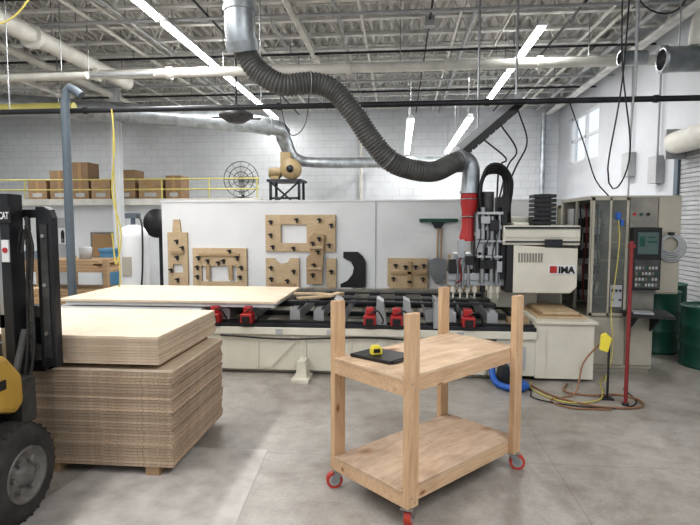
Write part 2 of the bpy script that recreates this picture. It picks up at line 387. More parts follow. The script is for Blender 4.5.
pipe('hanging_cable',smooth([(-2.6,11.38,4.85),(-2.5,11.38,3.9),(-2.3,11.38,3.5),(-2.0,11.38,3.8),(-1.9,11.38,4.85)],.08),.01,'black','black electrical cable sagging between the joists','cable')
pipe('hanging_cable',smooth([(2.7,7.06,4.85),(3.0,7.06,4.3),(3.4,7.06,4.25),(3.7,7.06,4.85)],.08),.009,'black','black electrical cable sagging between the joists','cable')
for (y,z) in ((9.5,2.3),(10.6,2.5)):
    o=thing('wall_switch_box','grey electrical switch box with conduit on the block wall','electrical box',(4.33,y,z),'wall switch boxes')
    part(Mb().box(4.26,4.398,y-.15,y+.15,z,z+.45),'box_body','greyl',o); part(Mb().cyl((4.34,y,z+.45),(4.34,y,4.6),.02,n=8),'conduit','greyl',o)
def can(x0,x1,y,z,r):
    o=thing('exhaust_duct','silver round exhaust duct with an open end','duct',((x0+x1)/2,y,z-r),'round exhaust ducts')
    B=Mb(); B.lathe([(r*.82,0),(r*1.08,0),(r*1.08,.05),(r,.05),(r,x1-x0)],(x0,y,z),28,'x'); part(B,'duct_run','galv',o)
    B=Mb(); B.lathe([(0.001,.04),(r*.82,.04),(r*.82,.001)],(x0,y,z),28,'x'); part(B,'mouth_shade','worn',o)  # dark disc closes the mouth, standing in for the shade inside
    part(Mb().cyl((x0+.2,y,z+r*.95),(x0+.2,y,5.355),.008,n=6),'hanger_rod','steel',o)
can(3.15,4.40,6.9,3.6,.15)
can(2.78,3.1,7.2,3.72,.09)
pipe('exhaust_duct',smooth([(4.38,7.0,4.3),(3.9,6.9,4.25),(3.6,6.85,4.1),(3.55,6.85,3.95),(3.55,6.88,3.76)],.06),.1,'cream','cream curved duct dropping to the exhaust','duct')
o=thing('ceiling_fan_unit','dark metal ceiling fan motor hanging from the roof','fan',(-2.85,9.2,3.35))
part(Mb().lathe([(.001,0),(.14,0),(.3,.1),(.3,.14),(.12,.22),(.1,.3),(.001,.32)],(-2.85,9.2,3.38),24),'motor_housing','worn',o)
part(Mb().cyl((-2.85,9.2,3.68),(-2.85,9.2,5.355),.02,n=8),'drop_rod','darksteel',o)
for k in range(4):
    T=Matrix.Translation((-2.85,9.2,3.45))@Matrix.Rotation(k*math.pi/2+.3,4,'Z'); part(Mb().box(.25,.42,-.05,.05,0,.012,T),'fan_blade','darksteel',o)

# flexible duct
path=[(-1.57,5.33,3.37),(-1.44,5.36,3.17),(-1.2,5.4,3.03),(-.9,5.5,3.06),(-.68,5.55,2.99),(-.475,5.6,2.76),(-.28,5.65,2.48),(-.05,5.75,2.26),(.345,5.95,2.19),(.6,6.1,2.30),(.7,6.16,2.33)]
P=smooth(path,.0085); rs=[.114 if (i//2)%2==0 else .103 for i in range(len(P))]
o=thing('flexible_duct','mid grey ribbed flexible dust hose sagging from the roof','duct',path[0])
part(Mb().tube(P,rs,20),'flexible_hose','hose',o)
Q=[(-1.56,5.26,5.35),(-1.57,5.26,4.4),(-1.58,5.26,3.8),(-1.58,5.28,3.5),(-1.57,5.33,3.35)]
B=Mb().tube(smooth(Q,.05),.15,24)
for a,b in (((-1.575,5.26,4.1),(-1.575,5.26,4.04)),((-1.58,5.26,3.75),(-1.58,5.26,3.7)),((-1.58,5.29,3.45),(-1.57,5.33,3.36))): B.cyl(a,b,.163,n=24)
part(B,'metal_collar','galv',o)
B=Mb(); B.tube(smooth([(.64,6.12,2.32),(.76,6.19,2.33),(.81,6.2,2.24),(.81,6.2,2.12),(.8,6.2,1.97)],.03),.1,22)
B.cyl((.66,6.13,2.325),(.69,6.15,2.33),.13,n=22); B.cyl((.8,6.2,1.99),(.8,6.2,1.965),.112,n=22)
part(B,'elbow','galv',o)
for i in (95,230,360):
    if i<len(P)-1: part(Mb().torus((0,0,0),.119,.007,'x',24,6,Matrix.Translation(P[i])@(P[i+1]-P[i]).to_track_quat('X','Z').to_matrix().to_4x4()),'hose_clamp','steel',o)

o=thing('cable_boom','grey steel cable boom rising from the machine to the roof','boom',(.8,6.5,2.5))
A=Vector((.78,6.7,2.5)); C=Vector((1.5,6.7,3.12)); d=(C-A); ang=math.atan2(d.z,d.x)
T=Matrix.Translation(A)@Matrix.Rotation(-ang,4,'Y')
part(Mb().box(0,d.length,-.05,.05,.03,.11,T),'boom_arm','greyl',o)
B=Mb().box(-.02,d.length*.95,-.06,.06,-.05,.028,T)
for i in range(9): B.box(.03+i*.09,.08+i*.09,-.065,.065,-.065,-.02,T)
part(B,'cable_tray','black',o)
for x,z in ((.95,2.68),(1.4,3.05)): part(Mb().cyl((x,6.7,z),(x,6.7,5.355),.015,n=6),'hanger','steel',o)
for k in range(3): part(Mb().tube(smooth([(1.42-.2*k,6.66,2.98-.17*k),(1.52-.12*k,6.6,2.6-.1*k),(1.38-.1*k,6.5,2.3),(1.2-.03*k,6.38,1.93)],.05),.010,8),'supply_cable','black',o)

# ---------------------------------------------------------------- CNC machine
cn=thing('woodworking_router','large off-white gantry woodworking machine with a long support table','machine',(0,6.2,0))
B=Mb(); B.box(-2.07,1.40,5.5,7.2,.05,.5); B.box(-2.1,1.4,5.46,5.52,.44,.52); B.box(-2.0,1.3,5.6,7.1,0,.05)
for x in (-1.51,-.99,-.5,-.04,.45,.9): B.box(x-.012,x+.012,5.485,5.5,.06,.44)
part(B,'bed','offwhite',cn,bevel=.006)
for x0,x1 in ((-1.46,-1.04),(-.45,-.09),(.0,.4)):
    part(Mb().prism([(x0,.08),(x0+.1,.08),(x1,.42),(x1-.1,.42)],5.478,5.5,'y'),'brace_panel','offwhite',cn)
for y in (5.56,6.2,7.0): part(Mb().box(-2.1,1.4,y,y+.07,.52,.57),'guide_rail','darksteel',cn)
part(Mb().box(-2.1,1.4,5.47,5.5,.52,.56),'guide_rail','darksteel',cn)
part(Mb().box(-2.08,1.38,7.05,7.2,.5,.74),'rear_rail','beige_d',cn)
for x in (-1.3,-.75,.15,.6,1.15): part(Mb().box(x,x+.07,5.45,5.462,.455,.505),'bed_label','greyl',cn)
part(Mb().box(1.1,1.3,5.484,5.5,.12,.36),'access_cover','greyl',cn)
part(Mb().tube(smooth([(-1.9,5.45,.43),(-1.2,5.45,.40),(-.3,5.45,.43),(.4,5.45,.40),(1.0,5.45,.43)],.1),.010,6),'air_line','black',cn)
B=Mb(); B.box(1.40,1.98,5.5,6.4,.03,.6); B.box(1.40,2.01,5.47,6.44,.6,.63); B.box(1.5,1.512,5.49,5.5,.08,.55); B.box(1.45,1.94,5.6,6.3,0,.03); part(B,'end_cabinet','offwhite',cn,bevel=.008)
part(Mb().box(1.36,1.94,6.46,7.3,0,.84),'gantry_base','beige',cn,bevel=.01)
BX=(-1.9,-1.62,-1.12,-.86,-.62,-.3,.02,.34,.55,.72,.98)
for xx in BX:
    part(Mb().box(xx-.055,xx+.055,5.6,7.0,.58,.69).box(xx-.03,xx+.03,5.6,7.0,.69,.715),'support_beam','alu',cn)
for xx in (-1.98,-1.62,-.3,-.02,.72): 
    part(Mb().box(xx-.065,xx+.065,5.44,5.58,.55,.66).box(xx-.045,xx+.045,5.5,5.62,.66,.73),'clamp_block','red',cn,bevel=.01)
    part(Mb().box(xx-.04,xx+.04,5.42,5.44,.575,.635).box(xx-.065,xx+.065,5.425,5.441,.54,.565),'clamp_cover','black',cn)
    part(Mb().tube(smooth([(xx,5.46,.68),(xx+.08,5.42,.72),(xx+.14,5.46,.62),(xx+.12,5.52,.56)],.02),.008,6),'air_tube','black',cn)
for xx in BX[2:]:
    for y in (5.75,6.15,6.6): part(Mb().box(xx-.065,xx+.065,y,y+.13,.715,.755),'suction_pod','black',cn)
for x,y0,y1 in ((-.62,5.75,5.45),(-.18,5.75,5.5),(.10,5.75,5.5),(.42,5.85,5.45)): part(Mb().prism([(x-.06,.54),(x+.06,.54),(x+.02,.8),(x-.05,.84)],y1,y0,'y'),'stop_bracket','alu',cn)
for y in (5.68,5.95,6.45): part(Mb().box(-1.2,.95,y,y+.04,.757,.775),'cross_bar','darksteel',cn)
part(Mb().prism([(-1.06,0.02),(-.94,.02),(-.96,.2),(-1.04,.2)],5.3,5.5,'y').box(-1.09,-.91,5.2,5.5,0,.03),'foot','offwhite',cn)
part(Mb().prism([(1.0,0.0),(1.14,.0),(1.1,.2),(1.04,.2)],5.3,5.5,'y'),'foot','darksteel',cn)
B=Mb(); B.box(1.16,1.62,6.35,7.3,.63,1.7); part(B,'gantry_column','offwhite',cn,bevel=.01)
B=Mb(); B.box(1.14,1.96,5.95,6.9,1.385,1.6); B.box(1.25,1.42,5.97,7.8,1.44,1.63); part(B,'gantry_beam','offwhite',cn,bevel=.01)
part(Mb().box(1.16,1.95,5.932,5.95,1.565,1.585).box(1.16,1.95,5.932,5.95,1.415,1.43),'linear_guide','darksteel',cn)
part(Mb().box(1.16,1.95,5.938,5.95,1.47,1.53),'beam_strip','offwhite',cn)
part(Mb().box(1.58,1.76,5.90,5.93,1.37,1.45),'guide_motor','darksteel',cn); part(Mb().box(1.18,1.25,5.93,6.3,.86,1.385),'bellows_cover','black',cn)
H=Mb(); H.prism([(1.25,.86),(1.86,.86),(1.93,.93),(1.93,1.35),(1.25,1.385)],5.92,6.6,'y'); hs=part(H,'gantry_housing','offwhite',cn,bevel=.008)
part(Mb().box(1.62,1.91,5.912,5.918,1.07,1.17),'logo_plate','white',hs)
text('IMA','logo_lettering','black',hs,(1.725,5.908,1.085),.1,bold=.004)
part(Mb().box(1.635,1.71,5.905,5.911,1.085,1.16),'logo_mark','red',hs)
B=Mb()
for i in range(9): B.box(1.30+i*.03,1.316+i*.03,5.912,5.92,1.2,1.3)
part(B,'vent_slot','beige_d',hs)
B=Mb(); B.box(.84,1.12,6.1,6.35,.98,1.75); B.box(.9,1.16,6.04,6.4,1.28,1.66); part(B,'head_carriage','worn',cn,bevel=.006)
part(Mb().box(.62,.84,6.1,6.4,1.1,1.28),'aggregate_body','alu',cn,bevel=.006)
for x,z0,z1,r in ((.87,1.25,1.72,.024),(.93,.95,1.8,.028),(.985,1.35,1.74,.02),(1.03,.98,1.7,.028),(1.09,.95,1.5,.025),(1.11,1.4,1.72,.02)): part(Mb().cyl((x,6.02,z0),(x,6.02,z1),r,n=12).box(x-.03,x+.03,6.0,6.05,(z0+z1)/2,(z0+z1)/2+.04),'pneumatic_cylinder','steel',cn)
for x in (.66,.72,.78): part(Mb().cyl((x,6.05,.9),(x,6.05,1.15),.02,n=12),'pneumatic_cylinder','steel',cn)
for x in (.62,.7,.78,.86,.95,1.04,1.12): part(Mb().cyl((x,6.1,.84),(x,6.1,1.0),.03,n=10).cyl((x,6.1,.77),(x,6.1,.84),.012,n=8),'drill_spindle','black' if int(x*100)%2 else 'offwhite',cn)
part(Mb().box(.56,1.18,6.04,6.3,.98,1.06).box(.56,1.18,6.06,6.28,.92,.98),'drill_block','alu',cn,bevel=.004)
for x0,x1,z0,z1,mm in ((.9,1.08,1.12,1.22,'black'),(.86,.94,1.45,1.56,'greyl'),(1.0,1.1,1.54,1.66,'black'),(.98,1.06,1.27,1.36,'alu'),(.86,.92,1.3,1.4,'greyl'),(1.08,1.14,1.08,1.2,'alu'),(.9,1.0,1.62,1.70,'alu'),(.86,1.14,1.24,1.265,'alu'),(.86,1.14,1.41,1.435,'steel'),(.86,1.14,1.72,1.75,'alu')):
    part(Mb().box(x0,x1,5.965,6.04,z0,z1),'valve_block',mm,cn,bevel=.003)
part(Mb().box(1.13,1.19,6.0,6.3,1.0,1.8),'slide_cover','black',cn)
part(Mb().box(.66,.73,6.0,6.1,1.24,1.44),'valve_block','steel',cn); part(Mb().box(.75,.83,5.98,6.06,1.16,1.26),'valve_block','black',cn)
part(Mb().box(.56,.64,6.0,6.1,1.06,1.22),'valve_block','black',cn)
part(Mb().cyl((1.0,6.2,1.75),(1.0,6.2,1.98),.075,n=20),'spindle_motor','worn',cn); part(Mb().cyl((.9,6.2,1.72),(.9,6.2,1.9),.045,n=16),'spindle_motor','black',cn); part(Mb().box(1.1,1.24,6.15,6.3,1.75,1.92),'junction_box','black',cn)
for i in range(4):
    part(Mb().tube(smooth([(.93+i*.012,6.1+.04*i,1.72),(.9+i*.01,6.1+.04*i,2.0),(.98,6.1+.04*i,2.25-.025*i),(1.14,6.12+.04*i,2.27-.025*i),(1.26-.02*i,6.15+.04*i,2.1),(1.25-.02*i,6.2,1.8),(1.28,6.3,1.6)],.04),.017,10),'hose_bundle','black',cn)
for k in range(3):
    x=.87+.09*k; part(Mb().tube(smooth([(x,6.0,1.72),(x+.03,5.955,1.5),(x-.02,5.95,1.3),(x+.01,5.955,1.15)],.04),.006,6),'air_tube','black',cn)
B=Mb()
for i in range(7):
    z=1.61+i*.05; B.box(1.50,1.74,6.1,6.35,z,z+.036)
B.box(1.56,1.69,6.12,6.33,1.6,1.95); part(B,'cable_chain','black',cn)
part(Mb().lathe([(.1,0),(.1,-.12),(.085,-.2),(.085,-.38),(.11,-.5),(.11,-.54)],(.8,6.2,1.96),22),'suction_hood','red',cn,'red painted suction hood')
for z in (1.9,1.7): part(Mb().torus((.8,6.2,z),.1,.008,'z',24,6),'hood_band','steel',cn)
part(Mb().tube(smooth([(.74,6.05,1.3),(.68,6.03,1.2),(.7,6.02,1.0),(.64,6.02,.95)],.03),.01,6),'air_tube','redpole',cn)

o=thing('feed_table','grey steel table frame with a white top beside the machine','table',(-3,6.2,0))
part(Mb().box(-3.8,-2.14,5.55,6.8,.62,.70),'table_top','white',o)
for x in (-3.75,-2.25):
    for y in (5.6,6.7): part(Mb().box(x,x+.07,y,y+.07,0,.62),'leg','greyl',o)
solo(Mb().box(-3.78,-1.3,5.52,6.85,.762,.785),'plywood_board','plytop','wide pale plywood board lying flat across the machine table','wood board')
solo(Mb().box(-3.72,-1.34,5.56,6.8,.716,.761),'laminate_board','white','white laminated board lying under the plywood board','wood board')
for i,(x,y,a,l) in enumerate(((-.95,5.9,.5,.4),(-.8,6.0,-.4,.35),(-.72,5.85,1.2,.3),(-1.1,6.2,.1,.3))):
    T=Matrix.Rotation(a,4,'Z'); solo(Mb().box(-l/2,l/2,-.05,.05,0,.02,T),'wood_offcut','jigl','pale wood offcut lying on the machine table','offcut',org=(x,y,.776+.021*(i%3)),group='offcuts on the machine table',local=True)
for i in range(3):
    solo(Mb().box(1.45+.03*i,1.95-.04*i,5.65,6.3,.632+i*.022,.652+i*.022),'wood_board','plank' if i%2 else 'jigl','brown board stacked on the end cabinet of the machine','board',group='boards on the end cabinet')
solo(Mb().box(1.15,1.36,5.65,5.75,.572,.63),'wood_block','plank','small brown wood block resting on the machine bed','block')

# ---------------------------------------------------------------- partition and jigs
struct(Mb().box(-3.7,2.4,8.0,8.06,0,1.95),'wall_partition','white')
struct(Mb().box(-3.72,2.42,7.985,8.075,1.95,1.975),'trim_2','white')
struct(Mb().box(-.36,-.345,7.993,8.0,0,1.95),'trim_4','greyl')
def jig(label,polys,knobs,mat='jig',slats=(),rods=()):
    xs=[p[0] for pl in polys for p in pl]; zs=[p[1] for pl in polys for p in pl]
    o=thing('wooden_jig',label,'jig',((min(xs)+max(xs))/2,7.98,min(zs)),'wooden jigs on the partition')
    B=Mb()
    for pl in polys: B.prism(pl,7.955,7.999,'y')
    part(B,'board',mat,o,bevel=.004)
    for x0,x1,z0,z1 in slats: part(Mb().box(x0,x1,7.925,7.955,z0,z1),'batten','jigl' if mat=='jig' else 'jig',o)
    for x,z in knobs: part(Mb().cyl((x,7.955,z),(x,7.905,z),.02,n=12).box(x-.035,x+.035,7.9,7.92,z-.009,z+.009).box(x-.012,x+.012,7.93,7.955,z-.05,z+.01),'toggle_clamp','darksteel',o)
    return o
R=lambda x0,x1,z0,z1:[(x0,z0),(x1,z0),(x1,z1),(x0,z1)]
jig('tall narrow wooden jig with a slot hung on the partition',[R(-3.6,-3.52,.6,1.48),R(-3.36,-3.28,.6,1.48),R(-3.52,-3.36,.6,.85),R(-3.52,-3.36,.98,1.48),[(-3.52,1.48),(-3.38,1.48),(-3.4,1.68),(-3.5,1.68)]],[(-3.44,1.1),(-3.44,1.35),(-3.44,.75),(-3.35,1.25),(-3.54,.9)],'jigl',[(-3.55,-3.33,1.15,1.19)])
jig('square wooden jig with a cut-out and black clamps',[R(-3.2,-3.06,.6,1.24),R(-2.5,-2.34,.6,1.24),R(-3.06,-2.5,.96,1.24),R(-3.06,-2.5,.6,.72)],[(-3.1,1.1),(-2.95,1.05),(-2.7,1.05),(-2.48,1.1),(-3.12,.8),(-2.44,.8),(-2.78,1.02),(-3.12,.95),(-2.42,.95),(-2.6,1.2)],'jigl',[(-3.1,-2.45,1.12,1.16),(-2.98,-2.92,.75,.98),(-2.62,-2.56,.75,.98)])
jig('tan wooden jig with a large rectangular opening',[R(-2.04,-1.8,1.19,1.75),R(-1.4,-.96,1.19,1.75),R(-1.8,-1.4,1.19,1.32),R(-1.8,-1.4,1.6,1.75)],[(-1.95,1.65),(-1.92,1.27),(-1.55,1.68),(-1.2,1.68),(-1.02,1.6),(-1.6,1.25),(-1.95,1.45),(-1.05,1.3)],'jigl')
jig('darker upright wooden jig with stepped edges and clamps',[[(-1.40,.70),(-1.16,.70),(-1.15,.95),(-1.14,1.1),(-1.12,1.45),(-1.28,1.48),(-1.36,1.40),(-1.34,1.15),(-1.40,1.1)]],[(-1.2,1.4),(-1.22,1.2),(-1.28,1.0),(-1.3,.85),(-1.3,1.33)],'jig',[(-1.36,-1.14,1.24,1.28),(-1.38,-1.16,.92,.96)]).location.y=7.935
jig('square tan wooden jig with a curved notch',[[(-2.04,.6),(-1.52,.6),(-1.52,1.09),(-1.66,1.09),(-1.7,1.02),(-1.8,1.0),(-1.86,1.03),(-1.9,1.09),(-2.04,1.09)]],[(-1.7,.75),(-1.6,.9),(-1.95,.95),(-1.95,.78)],'jigl',[(-1.98,-1.58,.66,.7)])
jig('small square tan wooden jig',[R(-1.1,-.95,.6,1.09)],[(-1.02,.9)],'jigl')
jig('black painted jig board with a curved cut-out',[[(-.9,.5),(-.5,.5),(-.5,1.02),(-.54,1.12),(-.62,1.19),(-.84,1.19),(-.84,1.1),(-.72,1.04),(-.68,.95),(-.7,.85),(-.78,.75),(-.88,.7)]],[],'black')
jig('wide wooden jig with angled ends and dark clamps',[[(-.17,.68),(-.1,.62),(.42,.62),(.43,.68),(.43,1.1),(-.17,1.1)]],[(-.05,1.0),(.1,.98),(.25,.98),(.37,1.0),(.16,.75),(-.08,.8),(.36,.8)],'jigl',[(-.12,.4,.86,.9),(.13,.19,.66,1.05)])
jig('wooden jig board with rows of dark clamps',[R(.73,1.48,.5,1.16)],[(.80,1.05),(1.1,1.05),(1.35,1.05),(.80,.85)],'jigl',[(.78,1.42,.93,.97)])
o=thing('floor_squeegee','long-handled squeegee with a dark green head hung on the partition','squeegee',(.57,7.95,.7))
part(Mb().box(.3,.86,7.93,7.998,1.64,1.69),'blade','green',o); part(Mb().prism([(.47,1.64),(.68,1.64),(.62,1.55),(.53,1.55)],7.94,7.99,'y'),'bracket','darksteel',o)
part(Mb().cyl((.575,7.96,1.56),(.56,7.96,.72),.013,n=8),'handle','jig',o)
o=thing('shovel','grey metal shovel leaning upright against the partition','shovel',(.58,7.93,.6))
part(Mb().prism([(.46,1.08),(.46,.86),(.52,.76),(.58,.73),(.64,.76),(.7,.86),(.7,1.08),(.6,1.12),(.56,1.12)],7.9,7.915,'y'),'blade','steel',o)
part(Mb().cyl((.62,7.915,1.1),(.63,7.98,1.55),.013,n=8),'handle','plank',o)

# ---------------------------------------------------------------- electrical cabinets
o=thing('safety_enclosure','beige steel framed safety enclosure with clear grid panels','enclosure',(2.2,7.4,0))
B=Mb()
for x in (1.97,2.12,2.42): B.box(x,x+.035,7.34,7.38,0.0,1.86)
for z in (.02,.62,1.82): B.box(1.97,2.46,7.34,7.38,z,z+.04)
B.box(1.97,2.0,7.38,7.95,1.82,1.86); B.box(1.97,2.0,7.92,7.95,0,1.82)
part(B,'frame','beige',o)
part(Mb().box(2.0,2.42,7.355,7.365,.66,1.82),'clear_panel','glass',o)
B=Mb().box(2.0,2.42,7.355,7.37,.06,.62)
for i in range(11): B.box(2.0,2.42,7.35,7.36,.7+i*.1,.705+i*.1)
for i in range(4): B.box(2.03+i*.04,2.034+i*.04,7.35,7.36,.66,1.82)
part(B,'panel_infill','beige_d',o)
cb=thing('electrical_cabinet','tall beige steel cabinet with see-through doors and a control panel','cabinet',(2.4,6.4,0))
B=Mb(); B.box(2.45,2.745,5.95,7.0,.04,1.92); B.box(2.06,2.45,5.95,7.0,.04,.62); B.box(2.06,2.45,6.97,7.0,.62,1.92); B.box(2.06,2.45,5.95,7.0,1.88,1.92)
B.box(2.06,2.085,6.94,6.97,.62,1.88); B.box(2.06,2.085,5.95,5.975,.62,1.88); B.box(2.06,2.085,6.42,6.45,.62,1.88); B.box(2.08,2.73,5.98,6.98,0,.04)
part(B,'body','beige',cb)
part(Mb().box(2.747,3.0,5.97,6.55,.86,1.92),'side_cabinet','beige',cb,bevel=.008)
d2=part(Mb().box(2.76,2.985,5.95,5.97,.88,1.9),'door','beige',cb,bevel=.004)
d1=part(Mb().box(2.07,2.095,5.925,5.95,.62,1.9).box(2.25,2.27,5.925,5.95,.62,1.9).box(2.42,2.445,5.925,5.95,.62,1.9).box(2.07,2.445,5.925,5.95,1.87,1.9).box(2.07,2.445,5.925,5.95,.62,.65),'door_frame','beige',cb)
part(Mb().box(2.095,2.25,5.934,5.942,.65,1.87).box(2.27,2.42,5.934,5.942,.65,1.87),'clear_window','glass',d1)
B=Mb()
for i in range(5): B.box(2.095,2.42,5.93,5.934,.82+i*.2,.826+i*.2)
part(B,'window_bar','beige_d',d1)
part(Mb().box(2.07,2.44,5.925,5.95,.08,.6),'door','beige',cb,bevel=.004)
d3=part(Mb().box(2.46,2.735,5.925,5.95,.08,.64),'door','beige',cb,bevel=.004)
part(Mb().box(2.77,2.79,5.93,5.95,.98,1.1),'handle','black',d2); part(Mb().box(2.48,2.50,5.9,5.925,.4,.5),'handle','black',d3)
part(Mb().box(2.46,2.735,5.93,5.95,.70,1.9),'control_fascia','beige_d',cb)
part(Mb().box(2.12,2.43,6.7,6.97,.75,1.8),'switchgear_panel','greyl',cb)
for i in range(3):
    for jn in range(5): part(Mb().box(2.14+i*.1,2.21+i*.1,6.62,6.7,.82+jn*.19,.92+jn*.19+.02*(i%2)),'contactor',('black','darksteel','offwhite','worn')[(i+jn*2)%4],cb)
for k in range(4): part(Mb().tube(smooth([(2.15+.07*k,6.6,1.85),(2.17+.06*k,6.55,1.5),(2.13+.08*k,6.57,1.1),(2.18+.05*k,6.6,.7)],.06),.010,6),'wiring',('black','redpole','grey','black')[k],cb)
part(Mb().box(2.28,2.40,5.918,5.928,.72,.96),'schematic_plate','greyl',d1)
for (x,z) in ((2.30,.90),(2.34,.90),(2.38,.90),(2.30,.8),(2.38,.8)): part(Mb().cyl((x,5.918,z),(x,5.905,z),.012,n=10),'switch_knob','black',d1)
for i in range(3): part(Mb().cyl((2.5+.07*i,5.93,1.72),(2.5+.07*i,5.915,1.72),.016,n=12),'indicator_button',('red','green','black')[i],cb)
op=thing('control_terminal','black machine control terminal with a small screen and keypad','control panel',(2.6,5.9,.9))
part(Mb().box(2.46,2.745,5.82,5.93,.92,1.58),'housing','black',op,bevel=.01)
part(Mb().box(2.475,2.73,5.815,5.82,.94,1.24),'keypad_plate','worn',op)
part(Mb().box(2.50,2.705,5.81,5.82,1.30,1.53),'screen','screen',op)
for jn in range(4):
    for i in range(7): part(Mb().box(2.487+i*.033,2.507+i*.033,5.809,5.815,.96+jn*.06,.99+jn*.06),'key',('greyl','beige','beige_d','greyl','green')[(i*2+jn)%5],op)
part(Mb().box(2.515,2.57,5.806,5.81,1.38,1.49).box(2.60,2.69,5.806,5.81,1.42,1.44).box(2.60,2.67,5.806,5.81,1.47,1.485),'status_light','green',op)
o=thing('side_shelf','black steel side shelf bracketed to the control cabinet','shelf',(2.6,5.7,.6))
part(Mb().prism([(2.36,5.62),(2.76,5.5),(2.86,5.92),(2.4,5.92)],.66,.69,'z'),'shelf_board','black',o)
for x in (2.47,2.7): part(Mb().prism([(5.925,.46),(5.925,.66),(5.68,.66)],x,x+.02,'x'),'bracket','darksteel',o)
solo(Mb().prism([(2.42,5.66),(2.6,5.61),(2.66,5.80),(2.47,5.84)],.691,.705,'z'),'document_folder','greyl','grey folder lying on the black side shelf','folder')
o=thing('sensor_pole','slim dark red pole on a small base standing on the floor','pole',(2.03,4.84,0))
part(Mb().cyl((2.03,4.84,.02),(2.03,4.84,1.47),.017,n=12),'post','redpole',o); part(Mb().lathe([(.001,0),(.03,0),(.03,.02),(.001,.022)],(2.03,4.84,0),18),'base','darksteel',o)
part(Mb().box(2.005,2.055,4.815,4.865,1.41,1.44),'sensor_head','redpole',o)
o=thing('air_gun','blue hook and spray gun hanging beside the control panel','air gun',(2.33,5.9,1.1))
part(Mb().box(2.3,2.34,5.86,5.925,1.66,1.74),'body','blue',o,bevel=.008); part(Mb().box(2.34,2.37,5.86,5.925,1.60,1.66),'trigger','blue',o)
part(Mb().tube(smooth([(2.32,5.87,1.66),(2.33,5.86,1.4),(2.3,5.86,1.0),(2.28,5.88,.7),(2.24,5.7,.3),(2.1,5.5,.012)],.05),.006,8),'cord','yellowh',o)
o=thing('hazard_tag','bright yellow hanging hook tag beside the red pole','tag',(1.88,5.0,.4))
part(Mb().prism([(1.85,.46),(1.92,.44),(1.95,.57),(1.90,.62),(1.86,.6)],4.98,5.02,'y'),'tag_body','yellowb',o,bevel=.006)
part(Mb().box(1.925,1.94,4.99,5.01,0,.56).box(1.88,1.98,4.95,5.05,0,.012),'stand','darksteel',o)
o=thing('hose_coil','coiled pale grey air hose hung on the cabinet door','hose',(2.87,5.85,1.2))
B=Mb()
for i in range(5): B.torus((2.88+.004*i,5.925+.004*(i%3),1.40-.01*i),.085+.014*i,.010,'y',32,6)
part(B,'coil','greyl',o)
part(Mb().box(2.86,2.90,5.89,5.95,1.5,1.53),'hook','darksteel',o)
pipe('floor_hose',smooth([(.95,5.44,.3),(.95,5.38,.12),(.98,5.25,.04),(1.12,5.1,.04),(1.25,5.2,.04),(1.2,5.38,.04)],.03),.033,'blue','blue suction hose curling onto the concrete floor','hose')
pipe('floor_hose',smooth([(1.3,5.4,.012),(1.45,5.0,.012),(1.75,4.75,.012),(2.1,4.75,.012),(2.2,4.95,.012),(2.05,5.1,.012),(1.8,5.05,.012),(1.6,5.15,.012),(1.7,5.42,.012)],.05),.009,'brownhose','brown rubber air hose looped on the floor','hose')
pipe('floor_hose',smooth([(1.86,5.05,.5),(1.74,5.1,.3),(1.66,5.05,.03),(1.4,4.9,.01),(1.5,4.7,.01),(1.85,4.68,.01)],.05),.008,'brownhose','brown rubber air hose looped on the floor','hose')
pipe('floor_hose',smooth([(1.35,5.42,.01),(1.3,5.2,.01),(1.5,4.85,.01),(1.8,4.9,.01),(1.95,5.15,.01),(2.05,5.5,.01),(2.2,5.75,.01)],.05),.007,'yellowh','thin yellow air hose lying on the floor','hose')
pipe('power_cable',smooth([(1.1,5.45,.008),(1.28,5.2,.008),(1.25,4.95,.008),(1.5,4.78,.008),(1.9,4.72,.008),(2.15,4.9,.008),(2.2,5.3,.008)],.05),.006,'black','thin black cable trailing over the floor','cable')
def barrel(c,label,h=1.0):
    o=thing('steel_drum',label,'barrel',(c[0],c[1],0),'green steel drums')
    part(Mb().lathe([(r,z*h) for r,z in [(.001,.0),(.28,.0),(.29,.02),(.28,.04),(.28,.26),(.29,.28),(.28,.3),(.28,.5),(.29,.52),(.28,.54),(.28,.74),(.295,.76),(.28,.775),(.265,.75),(.001,.75)]],(c[0],c[1],0),32),'body','green',o)
    part(Mb().cyl((c[0]-.12,c[1]-.05,.75*h),(c[0]-.12,c[1]-.05,.75*h+.02),.03,n=12),'cap','steel',o)
barrel((3.52,6.3),'dark green steel drum standing by the roll-up door',.9)
barrel((3.27,7.05),'dark green steel drum standing behind the electrical cabinet')
barrel((3.78,7.9),'dark green steel drum standing against the block wall')
o=Mb(); 
for i in range(40): o.box(XW-.05,XW-.02,5.0,8.75,i*.07,i*.07+.062)
struct(o,'door_1','greyl')
struct(Mb().box(XW-.09,XW,8.75,8.87,0,2.75),'trim_3','grey')
dh=thing('roller_door_housing','cream rounded drum housing above the roll-up door','housing',(4.15,6.8,2.6))
part(Mb().lathe([(.001,0),(.17,0),(.17,3.4),(.001,3.4)],(4.18,5.2,2.84),28,'y'),'drum','cream',dh)
part(Mb().box(4.05,4.39,8.6,8.64,2.6,3.05),'bracket','greyl',dh)

